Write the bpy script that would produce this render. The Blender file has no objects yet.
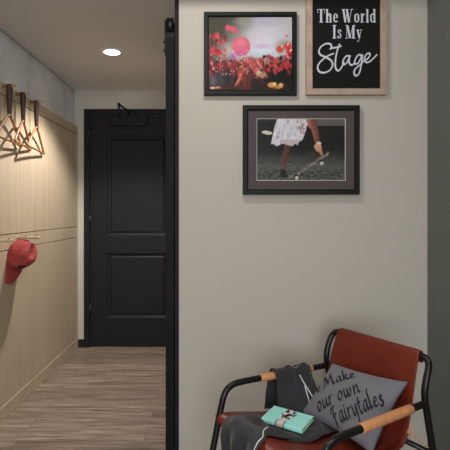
import bpy, math, random
from mathutils import Vector, Matrix, noise
random.seed(7)
PI = math.pi
C = bpy.context.scene.collection
CAMZ = 1.4

# ------------------------------------------------------------------ colour / materials
def lin(c):
    c /= 255.0
    return c/12.92 if c <= .04045 else ((c+.055)/1.055)**2.4
def rgb(r, g, b): return (lin(r), lin(g), lin(b), 1)

def new_mat(name):
    m = bpy.data.materials.new(name); m.use_nodes = True
    nt = m.node_tree
    return m, nt, nt.nodes['Principled BSDF']

def mat(name, col, rough=.6, metal=0, var=0, scale=20, bump=0, bscale=200, stretch=(1,1,1), spec=.5, sheen=0, coat=0):
    m, nt, b = new_mat(name)
    b.inputs['Base Color'].default_value = rgb(*col)
    b.inputs['Roughness'].default_value = rough
    b.inputs['Metallic'].default_value = metal
    b.inputs['Specular IOR Level'].default_value = spec
    b.inputs['Sheen Weight'].default_value = sheen
    b.inputs['Coat Weight'].default_value = coat
    tc = nt.nodes.new('ShaderNodeTexCoord'); mp = nt.nodes.new('ShaderNodeMapping')
    mp.inputs['Scale'].default_value = stretch
    nt.links.new(tc.outputs['Object'], mp.inputs['Vector'])
    if var:
        n = nt.nodes.new('ShaderNodeTexNoise'); n.inputs['Scale'].default_value = scale; n.inputs['Detail'].default_value = 5
        nt.links.new(mp.outputs[0], n.inputs['Vector'])
        r = nt.nodes.new('ShaderNodeValToRGB')
        r.color_ramp.elements[0].position = .3; r.color_ramp.elements[1].position = .7
        r.color_ramp.elements[0].color = rgb(*[max(0, c*(1-var)) for c in col])
        r.color_ramp.elements[1].color = rgb(*[min(255, c*(1+var)) for c in col])
        nt.links.new(n.outputs['Fac'], r.inputs['Fac']); nt.links.new(r.outputs[0], b.inputs['Base Color'])
    if bump:
        n2 = nt.nodes.new('ShaderNodeTexNoise'); n2.inputs['Scale'].default_value = bscale; n2.inputs['Detail'].default_value = 4
        nt.links.new(mp.outputs[0], n2.inputs['Vector'])
        bp = nt.nodes.new('ShaderNodeBump'); bp.inputs['Strength'].default_value = bump; bp.inputs['Distance'].default_value = .002
        nt.links.new(n2.outputs['Fac'], bp.inputs['Height']); nt.links.new(bp.outputs[0], b.inputs['Normal'])
    return m

def mat_attr(name, rough=.35, coat=0):
    m, nt, b = new_mat(name)
    a = nt.nodes.new('ShaderNodeAttribute'); a.attribute_name = 'print'
    nt.links.new(a.outputs['Color'], b.inputs['Base Color'])
    b.inputs['Roughness'].default_value = rough; b.inputs['Coat Weight'].default_value = coat; b.inputs['Specular IOR Level'].default_value = .15
    return m

def mat_emit(name, col, s):
    m, nt, b = new_mat(name)
    b.inputs['Base Color'].default_value = rgb(*col)
    b.inputs['Emission Color'].default_value = rgb(*col); b.inputs['Emission Strength'].default_value = s
    return m

def mat_concrete():
    m, nt, b = new_mat('cast concrete')
    tc = nt.nodes.new('ShaderNodeTexCoord')
    n1 = nt.nodes.new('ShaderNodeTexNoise'); n1.inputs['Scale'].default_value = 3.2; n1.inputs['Detail'].default_value = 8; n1.inputs['Roughness'].default_value = .62
    nt.links.new(tc.outputs['Object'], n1.inputs['Vector'])
    r = nt.nodes.new('ShaderNodeValToRGB')
    r.color_ramp.elements[0].position = .3; r.color_ramp.elements[1].position = .72
    r.color_ramp.elements[0].color = rgb(184,185,185); r.color_ramp.elements[1].color = rgb(226,227,226)
    nt.links.new(n1.outputs['Fac'], r.inputs['Fac']); nt.links.new(r.outputs[0], b.inputs['Base Color'])
    b.inputs['Roughness'].default_value = .8
    bp = nt.nodes.new('ShaderNodeBump'); bp.inputs['Strength'].default_value = .15; bp.inputs['Distance'].default_value = .005
    nt.links.new(n1.outputs['Fac'], bp.inputs['Height']); nt.links.new(bp.outputs[0], b.inputs['Normal'])
    return m

def mat_veneer(name, c0, c1):
    # vertical-grained pale veneer on a wall that runs along Y
    m, nt, b = new_mat(name)
    tc = nt.nodes.new('ShaderNodeTexCoord'); mp = nt.nodes.new('ShaderNodeMapping'); mp.inputs['Scale'].default_value = (1, 14, .55)
    nt.links.new(tc.outputs['Object'], mp.inputs['Vector'])
    n = nt.nodes.new('ShaderNodeTexNoise'); n.inputs['Scale'].default_value = 2.2; n.inputs['Detail'].default_value = 7; n.inputs['Roughness'].default_value = .6
    nt.links.new(mp.outputs[0], n.inputs['Vector'])
    r = nt.nodes.new('ShaderNodeValToRGB')
    r.color_ramp.elements[0].position = .3; r.color_ramp.elements[1].position = .7
    r.color_ramp.elements[0].color = rgb(*c0); r.color_ramp.elements[1].color = rgb(*c1)
    nt.links.new(n.outputs['Fac'], r.inputs['Fac']); nt.links.new(r.outputs[0], b.inputs['Base Color'])
    b.inputs['Roughness'].default_value = .55
    return m

def mat_floor():
    m, nt, b = new_mat('grey brown wood planks')
    L = nt.links.new
    tc = nt.nodes.new('ShaderNodeTexCoord')
    br = nt.nodes.new('ShaderNodeTexBrick')
    br.offset = .37; br.inputs['Scale'].default_value = 1
    br.inputs['Brick Width'].default_value = 1.22; br.inputs['Row Height'].default_value = .152
    br.inputs['Mortar Size'].default_value = .0012; br.inputs['Mortar Smooth'].default_value = .3; br.inputs['Bias'].default_value = 0
    br.inputs['Color1'].default_value = (.0,.0,.0,1); br.inputs['Color2'].default_value = (1,1,1,1); br.inputs['Mortar'].default_value = (.5,.5,.5,1)
    L(tc.outputs['Object'], br.inputs['Vector'])
    # shift the grain by the plank's own tone so that planks differ
    sc = nt.nodes.new('ShaderNodeVectorMath'); sc.operation = 'MULTIPLY_ADD'
    sc.inputs[1].default_value = (7.3, 11.1, 5.0); L(br.outputs['Color'], sc.inputs[0])
    mp = nt.nodes.new('ShaderNodeMapping'); mp.inputs['Scale'].default_value = (1.6, 26, 1); L(tc.outputs['Object'], mp.inputs['Vector'])
    L(mp.outputs[0], sc.inputs[2])
    n = nt.nodes.new('ShaderNodeTexNoise'); n.inputs['Scale'].default_value = 1.5; n.inputs['Detail'].default_value = 8; n.inputs['Roughness'].default_value = .68; n.inputs['Distortion'].default_value = .9
    L(sc.outputs[0], n.inputs['Vector'])
    r = nt.nodes.new('ShaderNodeValToRGB'); cr = r.color_ramp
    cr.elements[0].position = .27; cr.elements[1].position = .72
    cr.elements[0].color = rgb(82,67,57); cr.elements[1].color = rgb(180,161,144)
    e = cr.elements.new(.5); e.color = rgb(138,120,106)
    L(n.outputs['Fac'], r.inputs['Fac'])
    mx = nt.nodes.new('ShaderNodeMix'); mx.data_type = 'RGBA'; mx.blend_type = 'MULTIPLY'; mx.inputs[0].default_value = .5
    t = nt.nodes.new('ShaderNodeValToRGB'); t.color_ramp.elements[0].color = (.55,.53,.51,1); t.color_ramp.elements[1].color = (1.12,1.12,1.12,1)
    L(br.outputs['Color'], t.inputs['Fac']); L(r.outputs[0], mx.inputs[6]); L(t.outputs[0], mx.inputs[7])
    mj = nt.nodes.new('ShaderNodeMix'); mj.data_type = 'RGBA'
    L(br.outputs['Fac'], mj.inputs[0]); L(mx.outputs[2], mj.inputs[6]); mj.inputs[7].default_value = rgb(58,47,40)
    L(mj.outputs[2], b.inputs['Base Color'])
    b.inputs['Roughness'].default_value = .42
    bp = nt.nodes.new('ShaderNodeBump'); bp.inputs['Strength'].default_value = .2; bp.inputs['Distance'].default_value = .002
    L(n.outputs['Fac'], bp.inputs['Height']); L(bp.outputs[0], b.inputs['Normal'])
    return m

M = dict(
    wall=mat('beige wall paint', (193,188,177), .85, bump=.08, bscale=300),
    wall_grey=mat('slate grey wall paint', (109,113,109), .85, bump=.06, bscale=300),
    ceiling=mat('ceiling paint', (216,213,208), .9, bump=.05),
    concrete=mat_concrete(),
    veneer=mat_veneer('pale oak veneer', (184,164,139), (203,184,159)),
    groove=mat('dark groove', (70,58,46), .8),
    floor=mat_floor(),
    door=mat('charcoal door paint', (30,30,32), .5, spec=.18, bump=.04, bscale=120),
    barn=mat('charcoal sliding door paint', (24,24,26), .6, spec=.15),
    black=mat('black metal', (22,22,24), .38, metal=.3),
    trim=mat('black edge trim', (28,28,34), .6, spec=.2),
    hinge=mat('dark hinge steel', (58,58,60), .35, metal=.8),
    white=mat('white enamel', (225,222,216), .5),
    lens=mat_emit('lit lamp lens', (255,244,226), 14),
    frame_black=mat('black frame moulding', (22,23,23), .5, spec=.2),
    frame_oak=mat('pale pinkish oak moulding', (180,157,140), .55, var=.07, scale=8, stretch=(2,8,2)),
    chalk=mat('black sign board', (24,25,25), .85, spec=.2),
    letter=mat('white lettering', (208,212,220), .7),
    mount=mat('grey brown picture mount', (82,74,73), .9),
    bevel=mat('white mount bevel', (200,198,192), .8),
    printm=mat_attr('picture print', .5, 0),
    tube=mat('black powder coated steel', (26,24,24), .33, metal=.25),
    leather=mat('red brown saddle leather', (106,37,23), .45, var=.07, scale=7, spec=.35, bump=.12, bscale=160),
    tan=mat('tan leather wrap', (204,142,96), .5, var=.06, scale=25, bump=.1),
    lace=mat('pinkish tan lace', (205,150,125), .6),
    pillow=mat('grey woven cotton', (110,110,117), .9, bump=.35, bscale=900, sheen=.2),
    ink=mat('black printed ink', (24,24,28), .85),
    stitch=mat('dark seam', (70,70,78), .9),
    jacket=mat('charcoal jersey', (42,42,46), .92, bump=.3, bscale=500, sheen=.15),
    jacket_in=mat('dark jersey lining', (44,44,48), .95),
    cord=mat('white cotton cord', (214,214,220), .8),
    metal=mat('silver metal', (180,180,182), .3, metal=.9),
    gold=mat('gilded page edge', (214,178,96), .4, metal=.3),
    cover=mat_attr('notebook cover', .45, 0),
    paper=mat('page paper', (225,215,190), .8),
    coverside=mat('mint cover board', (165,236,228), .5),
    capred=mat('washed red cotton', (150,56,54), .9, var=.12, scale=30, bump=.3, bscale=500),
    capdark=mat('cap lining', (96,30,32), .95),
    logo=mat('black embroidery', (28,22,24), .85),
    hangwood=mat('warm hanger wood', (156,106,66), .45, var=.1, scale=12, stretch=(1,1,4)),
    strap=mat('dark brown leather strap', (66,42,34), .55, var=.1, scale=30),
    peg=mat('pale peg wood', (196,172,140), .5, var=.06, scale=20),
    pegdark=mat('weathered peg wood', (150,126,98), .55, var=.08, scale=20),
)

# ------------------------------------------------------------------ object helpers
def obj(name, verts, faces, m, parent=None, smooth=False, mats=None, fm=None):
    me = bpy.data.meshes.new(name); me.from_pydata([tuple(v) for v in verts], [], [tuple(f) for f in faces]); me.validate(); me.update()
    o = bpy.data.objects.new(name, me); C.objects.link(o)
    me.materials.append(m)
    for q in (mats or []): me.materials.append(q)
    if fm:
        for p, i in zip(me.polygons, fm): p.material_index = i
    if smooth:
        for p in me.polygons: p.use_smooth = True
    if parent: o.parent = parent
    return o
def thing(name, label, cat, loc=(0,0,0), group=None, rz=0):
    o = bpy.data.objects.new(name, None); C.objects.link(o); o.empty_display_size = .05
    o.location = loc; o.rotation_euler = (0,0,rz)
    tag(o, label, cat, group); return o
def tag(o, label, cat, group=None):
    o['label'] = label; o['category'] = cat
    if group: o['group'] = group
    return o
def struct(o): o['kind'] = 'structure'; return o

class MB:
    def __init__(s): s.v = []; s.f = []
    def add(s, vs, fs):
        k = len(s.v); s.v += [tuple(v) for v in vs]; s.f += [tuple(i+k for i in f) for f in fs]; return s
    def box(s, x0, x1, y0, y1, z0, z1):
        return s.add([(x,y,z) for x in (x0,x1) for y in (y0,y1) for z in (z0,z1)],
            [(0,1,3,2),(4,6,7,5),(0,4,5,1),(2,3,7,6),(0,2,6,4),(1,5,7,3)])
    def tube(s, pts, r, n=12, closed=False, flat=None):
        P = [Vector(p) for p in pts]; N = len(P)
        T = []
        for i in range(N):
            a = P[(i-1) % N] if closed or i > 0 else P[i]; b = P[(i+1) % N] if closed or i < N-1 else P[i]
            T.append((b-a).normalized())
        ref = Vector((0,0,1)) if abs(T[0].z) < .9 else Vector((1,0,0))
        nrm = (ref - T[0]*ref.dot(T[0])).normalized()
        vs = []
        for i in range(N):
            nrm = (nrm - T[i]*nrm.dot(T[i])).normalized(); bi = T[i].cross(nrm)
            ri = r[i] if isinstance(r, (list,tuple)) else r
            for k in range(n):
                a = 2*PI*k/n
                vs.append(P[i] + nrm*math.cos(a)*ri*(flat or 1) + bi*math.sin(a)*ri)
        fs = []
        for i in range(N if closed else N-1):
            j = (i+1) % N
            for k in range(n): fs.append((i*n+k, i*n+(k+1)%n, j*n+(k+1)%n, j*n+k))
        if not closed:
            fs.append(tuple(reversed(range(n)))); fs.append(tuple((N-1)*n+k for k in range(n)))
        return s.add(vs, fs)
    def disc(s, c, axis, r, h, n=24):
        a = Vector(axis).normalized(); return s.tube([Vector(c)-a*h/2, Vector(c)+a*h/2], r, n)
    def build(s, name, m, parent=None, smooth=False, bevel=0):
        o = obj(name, s.v, s.f, m, parent, smooth)
        if bevel:
            b = o.modifiers.new('bevel', 'BEVEL'); b.width = bevel; b.segments = 2; b.limit_method = 'ANGLE'
        if smooth:
            # keep cap edges crisp
            for p in o.data.polygons:
                if len(p.vertices) > 6: p.use_smooth = False
        return o

def spline(pts, n=8, closed=False):
    P = [Vector(p) for p in pts]; out = []; N = len(P)
    for i in range(N if closed else N-1):
        g = lambda k: P[k % N] if closed else P[min(max(k,0),N-1)]
        a, b, c, d = g(i-1), g(i), g(i+1), g(i+2)
        for k in range(n):
            t = k/n
            out.append(.5*((2*b)+(c-a)*t+(2*a-5*b+4*c-d)*t*t+(3*b-a-3*c+d)*t**3))
    if not closed: out.append(P[-1])
    return out

def sheet(name, fn, nu, nv, m, parent, thick=.008, sub=1, mats=None):
    vs = [fn(i/nu, j/nv) for i in range(nu+1) for j in range(nv+1)]
    fs = [(i*(nv+1)+j, (i+1)*(nv+1)+j, (i+1)*(nv+1)+j+1, i*(nv+1)+j+1) for i in range(nu) for j in range(nv)]
    o = obj(name, vs, fs, m, parent, True)
    if thick:
        s = o.modifiers.new('thickness', 'SOLIDIFY'); s.thickness = thick; s.offset = 0
    if sub:
        q = o.modifiers.new('smooth', 'SUBSURF'); q.levels = sub; q.render_levels = sub
    return o

# ---- lettering: a nib (small ellipse) swept along each stroke
def hull(pts):
    pts = sorted(set((round(p[0],6), round(p[1],6)) for p in pts))
    def half(ps):
        h = []
        for p in ps:
            while len(h) > 1 and (h[-1][0]-h[-2][0])*(p[1]-h[-2][1])-(h[-1][1]-h[-2][1])*(p[0]-h[-2][0]) <= 0: h.pop()
            h.append(p)
        return h
    a, b = half(pts), half(pts[::-1]); return a[:-1]+b[:-1]
def strokes_to_polys(strokes, w, thin, ang, seg=5):
    polys = []; ca, sa = math.cos(ang), math.sin(ang)
    for st in strokes:
        pts, smooth, k = st
        if smooth: pts = [(q.x, q.y) for q in spline([(p[0],p[1],0) for p in pts], seg)]
        nib = []
        for i in range(10):
            t = 2*PI*i/10; x, y = math.cos(t)*max(w*k, thin)/2, math.sin(t)*thin/2
            nib.append((x*ca-y*sa, x*sa+y*ca))
        for (a, b) in zip(pts[:-1], pts[1:]):
            polys.append(hull([(a[0]+n[0], a[1]+n[1]) for n in nib]+[(b[0]+n[0], b[1]+n[1]) for n in nib]))
    return polys

# didone capitals and small letters, cap height 1, x height .66:  (points, smooth, nib factor)
def serif(x0, x1, y): return ([(x0,y),(x1,y)], False, 0)
DID = {
 'T': (.74, [([(.37,.02),(.37,.98)],0,1.15), serif(.04,.70,.97), ([(.03,.97),(.06,.72)],0,.2), ([(.71,.97),(.68,.72)],0,.2), serif(.2,.54,.03)]),
 'h': (.66, [([(.17,.02),(.17,.98)],0,1), ([(.25,.5),(.36,.64),(.45,.63),(.49,.5),(.49,.03)],1,.95), serif(.03,.31,.03), serif(.37,.62,.03), serif(.04,.17,.97)]),
 'e': (.52, [([(.14,.36),(.42,.36)],0,0), ([(.42,.36),(.41,.55),(.29,.65),(.16,.54),(.14,.34),(.17,.13),(.3,.03),(.44,.13)],1,.8)]),
 'W': (1.12, [([(.17,.97),(.36,.03)],0,1.1), ([(.36,.03),(.54,.85)],0,.1), ([(.5,.97),(.71,.03)],0,1.1), ([(.71,.03),(.95,.97)],0,.1), serif(.02,.32,.97), serif(.38,.62,.97), serif(.84,1.08,.97)]),
 'o': (.58, [([(.29,.65),(.15,.55),(.13,.34),(.15,.13),(.29,.03),(.43,.13),(.45,.34),(.43,.55),(.29,.65)],1,.85)]),
 'r': (.48, [([(.17,.02),(.17,.64)],0,1), ([(.24,.45),(.33,.63),(.41,.58)],1,.5), serif(.03,.33,.03), serif(.04,.17,.64)]),
 'l': (.35, [([(.17,.02),(.17,.98)],0,1), serif(.03,.31,.03), serif(.04,.17,.97)]),
 'd': (.62, [([(.46,.02),(.46,.98)],0,1), ([(.4,.55),(.28,.65),(.15,.54),(.13,.34),(.15,.13),(.28,.03),(.4,.13)],1,.85), serif(.46,.6,.03), serif(.33,.46,.97)]),
 'I': (.42, [([(.2,.02),(.2,.98)],0,1.15), serif(.03,.38,.03), serif(.03,.38,.97)]),
 's': (.46, [([(.38,.5),(.3,.64),(.16,.61),(.15,.47),(.3,.33),(.36,.19),(.27,.04),(.14,.06),(.08,.19)],1,.7)]),
 'M': (1.0, [([(.15,.03),(.15,.97)],0,.1), ([(.2,.97),(.46,.05)],0,1.1), ([(.46,.05),(.72,.97)],0,.1), ([(.78,.02),(.78,.97)],0,1.15), serif(.03,.28,.03), serif(.03,.2,.97), serif(.63,.96,.03), serif(.74,.96,.97)]),
 'y': (.6, [([(.16,.62),(.33,.05)],0,1), ([(.5,.62),(.33,.05),(.25,-.18),(.14,-.22)],1,.15), ([(.15,-.2),(.16,-.18)],0,.6), serif(.03,.29,.64), serif(.39,.58,.64)]),
}
# pen italic, x height .5, cap height 1
ITA = {
 'W': (1.0, [([(.1,.95),(.2,1.0),(.26,.85),(.28,0)],1,1), ([(.28,0),(.6,.95)],0,.8), ([(.58,.95),(.62,0)],0,1), ([(.62,0),(.82,.55),(.95,1.0)],1,.8)]),
 'M': (1.12, [([(-.02,.02),(.1,.06),(.22,.4),(.36,.98)],1,.9), ([(.2,.9),(.36,.98),(.48,.22)],1,1.1), ([(.48,.22),(.66,.6),(.86,1.0)],1,.9), ([(.86,1.0),(.86,.3),(.93,.02),(1.06,.12)],1,1.1)]),
 'e': (.42, [([(.08,.24),(.28,.3),(.33,.43),(.24,.5),(.1,.36),(.07,.16),(.15,.02),(.36,.12)],1,.9)]),
 'a': (.52, [([(.42,.46),(.28,.5),(.12,.36),(.07,.14),(.14,.01),(.28,.14),(.42,.46)],1,.95), ([(.43,.5),(.37,.2),(.4,.02),(.5,.1)],1,1)]),
 'k': (.52, [([(.22,1.0),(.14,.5),(.06,0)],1,1), ([(.1,.22),(.26,.46),(.38,.5),(.36,.36),(.16,.26)],1,.8), ([(.16,.26),(.3,.1),(.42,0),(.54,.08)],1,1)]),
 'o': (.48, [([(.26,.5),(.1,.36),(.06,.16),(.15,.01),(.32,.12),(.39,.34),(.3,.49),(.24,.5)],1,.95)]),
 'u': (.54, [([(.1,.5),(.06,.15),(.13,.01),(.27,.14),(.42,.48)],1,1), ([(.43,.5),(.38,.18),(.41,.01),(.52,.1)],1,1)]),
 'r': (.4, [([(.12,.5),(.06,0)],0,1), ([(.08,.2),(.22,.44),(.35,.48)],1,1)]),
 'w': (.7, [([(.1,.5),(.07,.14),(.14,.01),(.26,.15),(.36,.46)],1,1), ([(.37,.46),(.34,.14),(.42,.01),(.56,.2),(.6,.48)],1,1)]),
 'n': (.54, [([(.13,.5),(.06,0)],0,1), ([(.08,.18),(.24,.44),(.38,.48),(.38,.3),(.36,.06),(.48,.06)],1,1)]),
 'F': (.50, [([(.24,.84),(.17,.45),(.1,0)],1,1.2), ([(-.04,.60),(.04,.78),(.22,.84),(.46,.88)],1,1), ([(.06,.44),(.2,.45),(.38,.50)],1,.9)]),
 'i': (.26, [([(.13,.5),(.08,.14),(.11,.01),(.22,.1)],1,1), ([(.17,.66),(.18,.7)],0,1)]),
 'y': (.52, [([(.1,.5),(.08,.16),(.15,.02),(.28,.14),(.42,.48)],1,1), ([(.44,.5),(.36,.0),(.26,-.45)],1,1)]),
 't': (.36, [([(.22,.78),(.12,.3),(.12,.03),(.2,.01),(.32,.1)],1,1), ([(.04,.5),(.34,.54)],0,.8)]),
 'l': (.28, [([(.26,1.02),(.14,.9),(.08,.3),(.1,.03),(.24,.08)],1,1.1)]),
 's': (.42, [([(.34,.46),(.22,.5),(.13,.4),(.24,.26),(.28,.12),(.18,.01),(.04,.06)],1,1)]),
 ' ': (.3, []),
}
def text_polys(text, font, w, thin, ang, track=0):
    x = 0; polys = []
    for ch in text:
        if ch == ' ' and ch not in font: x += .3; continue
        adv, st = font[ch]
        polys += [[(p[0]+x, p[1]) for p in q] for q in strokes_to_polys(st, w, thin, ang)]
        x += adv+track
    return polys, x

# ------------------------------------------------------------------ camera   (35 mm wide, level, slightly shifted)
F = 450.0
cd = bpy.data.cameras.new('camera'); cam = bpy.data.objects.new('camera', cd); C.objects.link(cam)
cam.location = (0, 0, CAMZ); cam.rotation_euler = (PI/2, 0, 0)
cd.sensor_width = 36; cd.lens = 36; cd.clip_start = .02
cd.shift_x = 7/450; cd.shift_y = -14.5/450
bpy.context.scene.camera = cam

# ------------------------------------------------------------------ room shell
XL, XR = -1.436, 1.219        # panel face on the left, grey wall on the right
YP, YF, YB = 2.62, 4.615, -2.6  # face of the picture wall, end wall of the hall, wall behind
ZC = 2.63
XE = -.2275                    # free end of the picture wall
struct(MB().box(-1.9, 2.2, YB-.2, YF+.3, -.1, 0).build('floor', M['floor']))
struct(MB().box(-1.9, 2.2, YB-.2, YF+.3, ZC, ZC+.1).build('ceiling', M['ceiling']))
# concrete above, with a cast joint
wl = MB(); XCO = XL-.030
yj = 3.46
for a, b in ((YB, yj-.007), (yj+.009, YF+.1)): wl.box(XCO-.12, XCO, a, b, 0, ZC-.012)
wl.box(XCO-.13, XCO-.03, YB, YF+.1, 0, ZC)
struct(wl.build('wall_left', M['concrete']))
# veneer panelling below
pz = [(.097,1.125),(1.131,1.233),(1.239,2.169),(2.175,2.256)]
vp = MB()
for k, (a, b) in enumerate(pz): vp.box(XCO, XL, YB, YF, a, b)
struct(vp.build('trim_1', M['veneer'], bevel=.0015))
struct(MB().box(XCO, XL-.008, YB, YF, .09, 2.25).build('trim_2', M['groove']))
struct(MB().box(XCO, XL+.006, YB, YF, 0, .094).build('baseboard_left', M['veneer'], bevel=.002))
# end wall round the door opening
DX0, DX1 = -1.3125, -.35          # leaf edges
FZ = 2.37                          # leaf top
CZ = 2.437                         # casing top
XH = -.20                          # wall on the hall's right
we = MB()
we.box(XCO-.1, DX0-.058, YF, YF+.14, 0, ZC); we.box(DX1+.04, 0, YF, YF+.14, 0, ZC); we.box(DX0-.058, DX1+.04, YF, YF+.14, CZ-.01, ZC)
struct(we.build('wall_back', M['wall']))
struct(MB().box(XL, DX0-.057, YF-.012, YF, 0, .08).build('baseboard_back', M['trim'], bevel=.002))
fr = MB()
fr.box(DX0-.058, DX0-.004, YF-.02, YF+.1, 0, CZ); fr.box(DX1+.004, DX1+.058, YF-.02, YF+.1, 0, CZ); fr.box(DX0-.004, DX1+.004, YF-.02, YF+.1, FZ+.006, CZ)
struct(fr.build('trim_3', M['door'], bevel=.003))
# door leaf: stiles, rails, moulded recessed panels
yd = YF+.004
def door_leaf():
    b = MB()
    px0, px1 = DX0+.175, DX1-.17
    rows = [(.30, .962), (1.14, 2.165)]
    zs = [0.012, rows[0][0], rows[0][1], rows[1][0], rows[1][1], FZ]
    b.box(DX0, px0, yd, yd+.045, .012, FZ); b.box(px1, DX1, yd, yd+.045, .012, FZ)
    for a, c in ((0,1),(2,3),(4,5)): b.box(px0, px1, yd, yd+.045, zs[a], zs[c])
    for z0, z1 in rows:
        # sloped moulding into a recessed field, then a raised lip
        def ring(o0, d0, o1, d1):
            A = [(px0+o0,z0+o0),(px1-o0,z0+o0),(px1-o0,z1-o0),(px0+o0,z1-o0)]
            B = [(px0+o1,z0+o1),(px1-o1,z0+o1),(px1-o1,z1-o1),(px0+o1,z1-o1)]
            b.add([(x,yd+d0,z) for x,z in A]+[(x,yd+d1,z) for x,z in B], [(k,(k+1)%4,4+(k+1)%4,4+k) for k in range(4)])
        ring(0,0,.012,.010); ring(.012,.010,.03,.016); ring(.03,.016,.045,.008)
        b.add([(px0+.045,yd+.008,z0+.045),(px1-.045,yd+.008,z0+.045),(px1-.045,yd+.008,z1-.045),(px0+.045,yd+.008,z1-.045)], [(0,1,2,3)])
    return b
dl = struct(door_leaf().build('door_1', M['door']))
for hz in (2.20, 1.30, .38):
    h = MB(); h.tube([(DX0-.002, yd-.012, hz-.055),(DX0-.002, yd-.012, hz+.055)], .008, 10)
    for s in (-1, 1): h.tube([(DX0-.002, yd-.012, hz+s*.055),(DX0-.002, yd-.012, hz+s*.062)], .005, 8)
    h.box(DX0, DX0+.012, yd-.006, yd, hz-.05, hz+.05)
    h.build('hinge', M['hinge'], dl, True)
struct(MB().box(DX0-.004, DX1+.004, YF+.01, YF+.12, 0, .01).build('trim_4', M['trim']))
# overhead closer
tz = 2.315
cl = thing('door_closer', 'dark overhead closer mounted across the top of the charcoal panelled door', 'door closer', (-.92, yd, tz))
MB().box(-.185, .185, -.05, 0, -.032, .036).build('body', M['door'], cl, bevel=.004)
MB().box(-.175, .176, -.058, -.012, -.050, -.033).build('under_shadow', M['black'], cl, bevel=.002)  # black strip modelled in place of the shadow beneath the closer body
MB().box(.186, .198, -.056, 0, -.045, .05).build('side_shadow', M['black'], cl, bevel=.002)  # black strip for the shadow along the body's right end
a_ = MB(); a_.tube([(-.09,-.035,.036),(-.085,-.05,.08),(-.075,-.10,.150)], .011, 10); a_.disc((-.075,-.10,.150),(0,0,1),.016,.026)
a_.build('main_arm', M['black'], cl, True)
a_ = MB(); a_.tube([(-.075,-.10,.150),(.03,-.02,.085)], .009, 10); a_.box(.0,.075,-.028,-.02,.055,.105)
a_.build('forearm', M['black'], cl, True)

# picture wall, its black edge strip, the hall's right wall, the grey wall, the wall behind the viewer
struct(MB().box(XE, XR+.2, YP, YP+.12, 0, ZC).build('wall_front', M['wall']))
struct(MB().box(XE-.024, XE, YP-.003, YP+.125, 0, ZC).build('trim_5', M['trim'], bevel=.002))
struct(MB().box(XH, XH+.12, YP+.12, YF, 0, ZC).build('wall_hall', M['wall']))
struct(MB().box(XR, XR+.15, YB, YP, 0, ZC).build('wall_right', M['wall_grey']))
wb = MB()
wb.box(-1.9, -1.0, YB-.15, YB, 0, ZC); wb.box(1.0, 1.6, YB-.15, YB, 0, ZC)
wb.box(-1.0, 1.0, YB-.15, YB, 0, .5); wb.box(-1.0, 1.0, YB-.15, YB, 2.35, ZC)
struct(wb.build('wall_rear', M['wall']))
# sliding door seen on its edge, rollers on top, track on the hall wall
bd = struct(MB().box(-.304, -.2545, YP-.012, YP+.90, .010, 2.405).build('door_2', M['barn'], bevel=.003))
for yy in (YP+.012, YP+.82):
    r = MB()
    r.box(-.310, -.304, yy-.022, yy+.022, 2.305, 2.505); r.box(-.2545, -.2525, yy-.022, yy+.022, 2.345, 2.49)
    for zz in (2.335, 2.385): r.disc((-.313, yy, zz), (1,0,0), .009, .010, 10)
    r.box(-.304, -.2545, yy-.022, yy+.022, 2.405, 2.433)
    ro = r.build('roller_hanger', M['black'], bd, bevel=.001)
    w = MB(); w.disc((-.279, yy, 2.478), (1,0,0), .046, .038, 28); w.disc((-.281, yy, 2.478), (1,0,0), .010, .060, 12)
    w.build('wheel', M['black'], ro, True)
tr = MB(); tr.box(-.284, -.274, YP+.20, YP+1.5, 2.420, 2.434)
for yy in (YP+.45, YP+1.2): tr.tube([(-.274, yy, 2.427),(XH, yy, 2.427)], .009, 10)
struct(tr.build('trim_6', M['black']))

# ------------------------------------------------------------------ ceiling lamp in the hall
LX, LY = -.822, 3.49
dlt = thing('ceiling_downlight', 'round recessed downlight glowing in the hallway ceiling', 'ceiling light', (LX, LY, ZC))
N = 40
vs = []; fs = []
prof = [(.078,0),(.078,-.004),(.070,-.007),(.060,-.005),(.056,.0)]
prof = [(r_, z_-.0005) for r_, z_ in prof]
for k in range(N):
    for r_, z_ in prof: vs.append((r_*math.cos(2*PI*k/N), r_*math.sin(2*PI*k/N), z_))
for k in range(N):
    for j in range(len(prof)-1): fs.append((k*5+j, k*5+j+1, ((k+1)%N)*5+j+1, ((k+1)%N)*5+j))
obj('trim_ring', vs, fs, M['white'], dlt, True)
ld = MB(); ld.disc((0,0,-.003), (0,0,1), .0585, .003, N); ld.build('lens', M['lens'], dlt)

# ------------------------------------------------------------------ pegs and hangers on the panelling
def peg(y, z, length, r, m, label, group, pins):
    t = thing('wall_peg', label, 'peg', (XL, y, z), group)
    p = MB(); n = 8
    p.tube([(0,0,0),(length-.004,0,.004),(length,0,.004)], [r, r, r*.85], 14); p.build('dowel', m, t, True)
    MB().disc((.003,0,0),(1,0,0), r*1.5, .006, 16).build('rosette', m, t, True)
    for d in pins: MB().tube([(d,0,r*.6),(d,0,r+.012)], .003, 8).build('stop_pin', M['strap'], t, True)
    return t
PY = [2.995, 3.205, 3.44]; PZ = 2.228
where = ['farthest from the door', 'between the other two', 'nearest the dark door']
for y, w in zip(PY, ['farthest from the door, first hanger on it', 'holding the middle wooden hanger', 'nearest the door, last hanger on it']):
    peg(y, PZ, .090, .0095, M['pegdark'], 'short wooden peg at the panelling top, '+w, 'short pegs along the top of the panelling', [])
peg(2.80, 1.208, .165, .0085, M['peg'], 'pale wooden peg on the panelling with nothing hung on it', 'long pegs on the middle of the panelling', [.135])
peg(3.225, 1.203, .160, .0085, M['peg'], 'pale wooden peg on the panelling carrying the red cap', 'long pegs on the middle of the panelling', [.06,.135])

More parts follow.
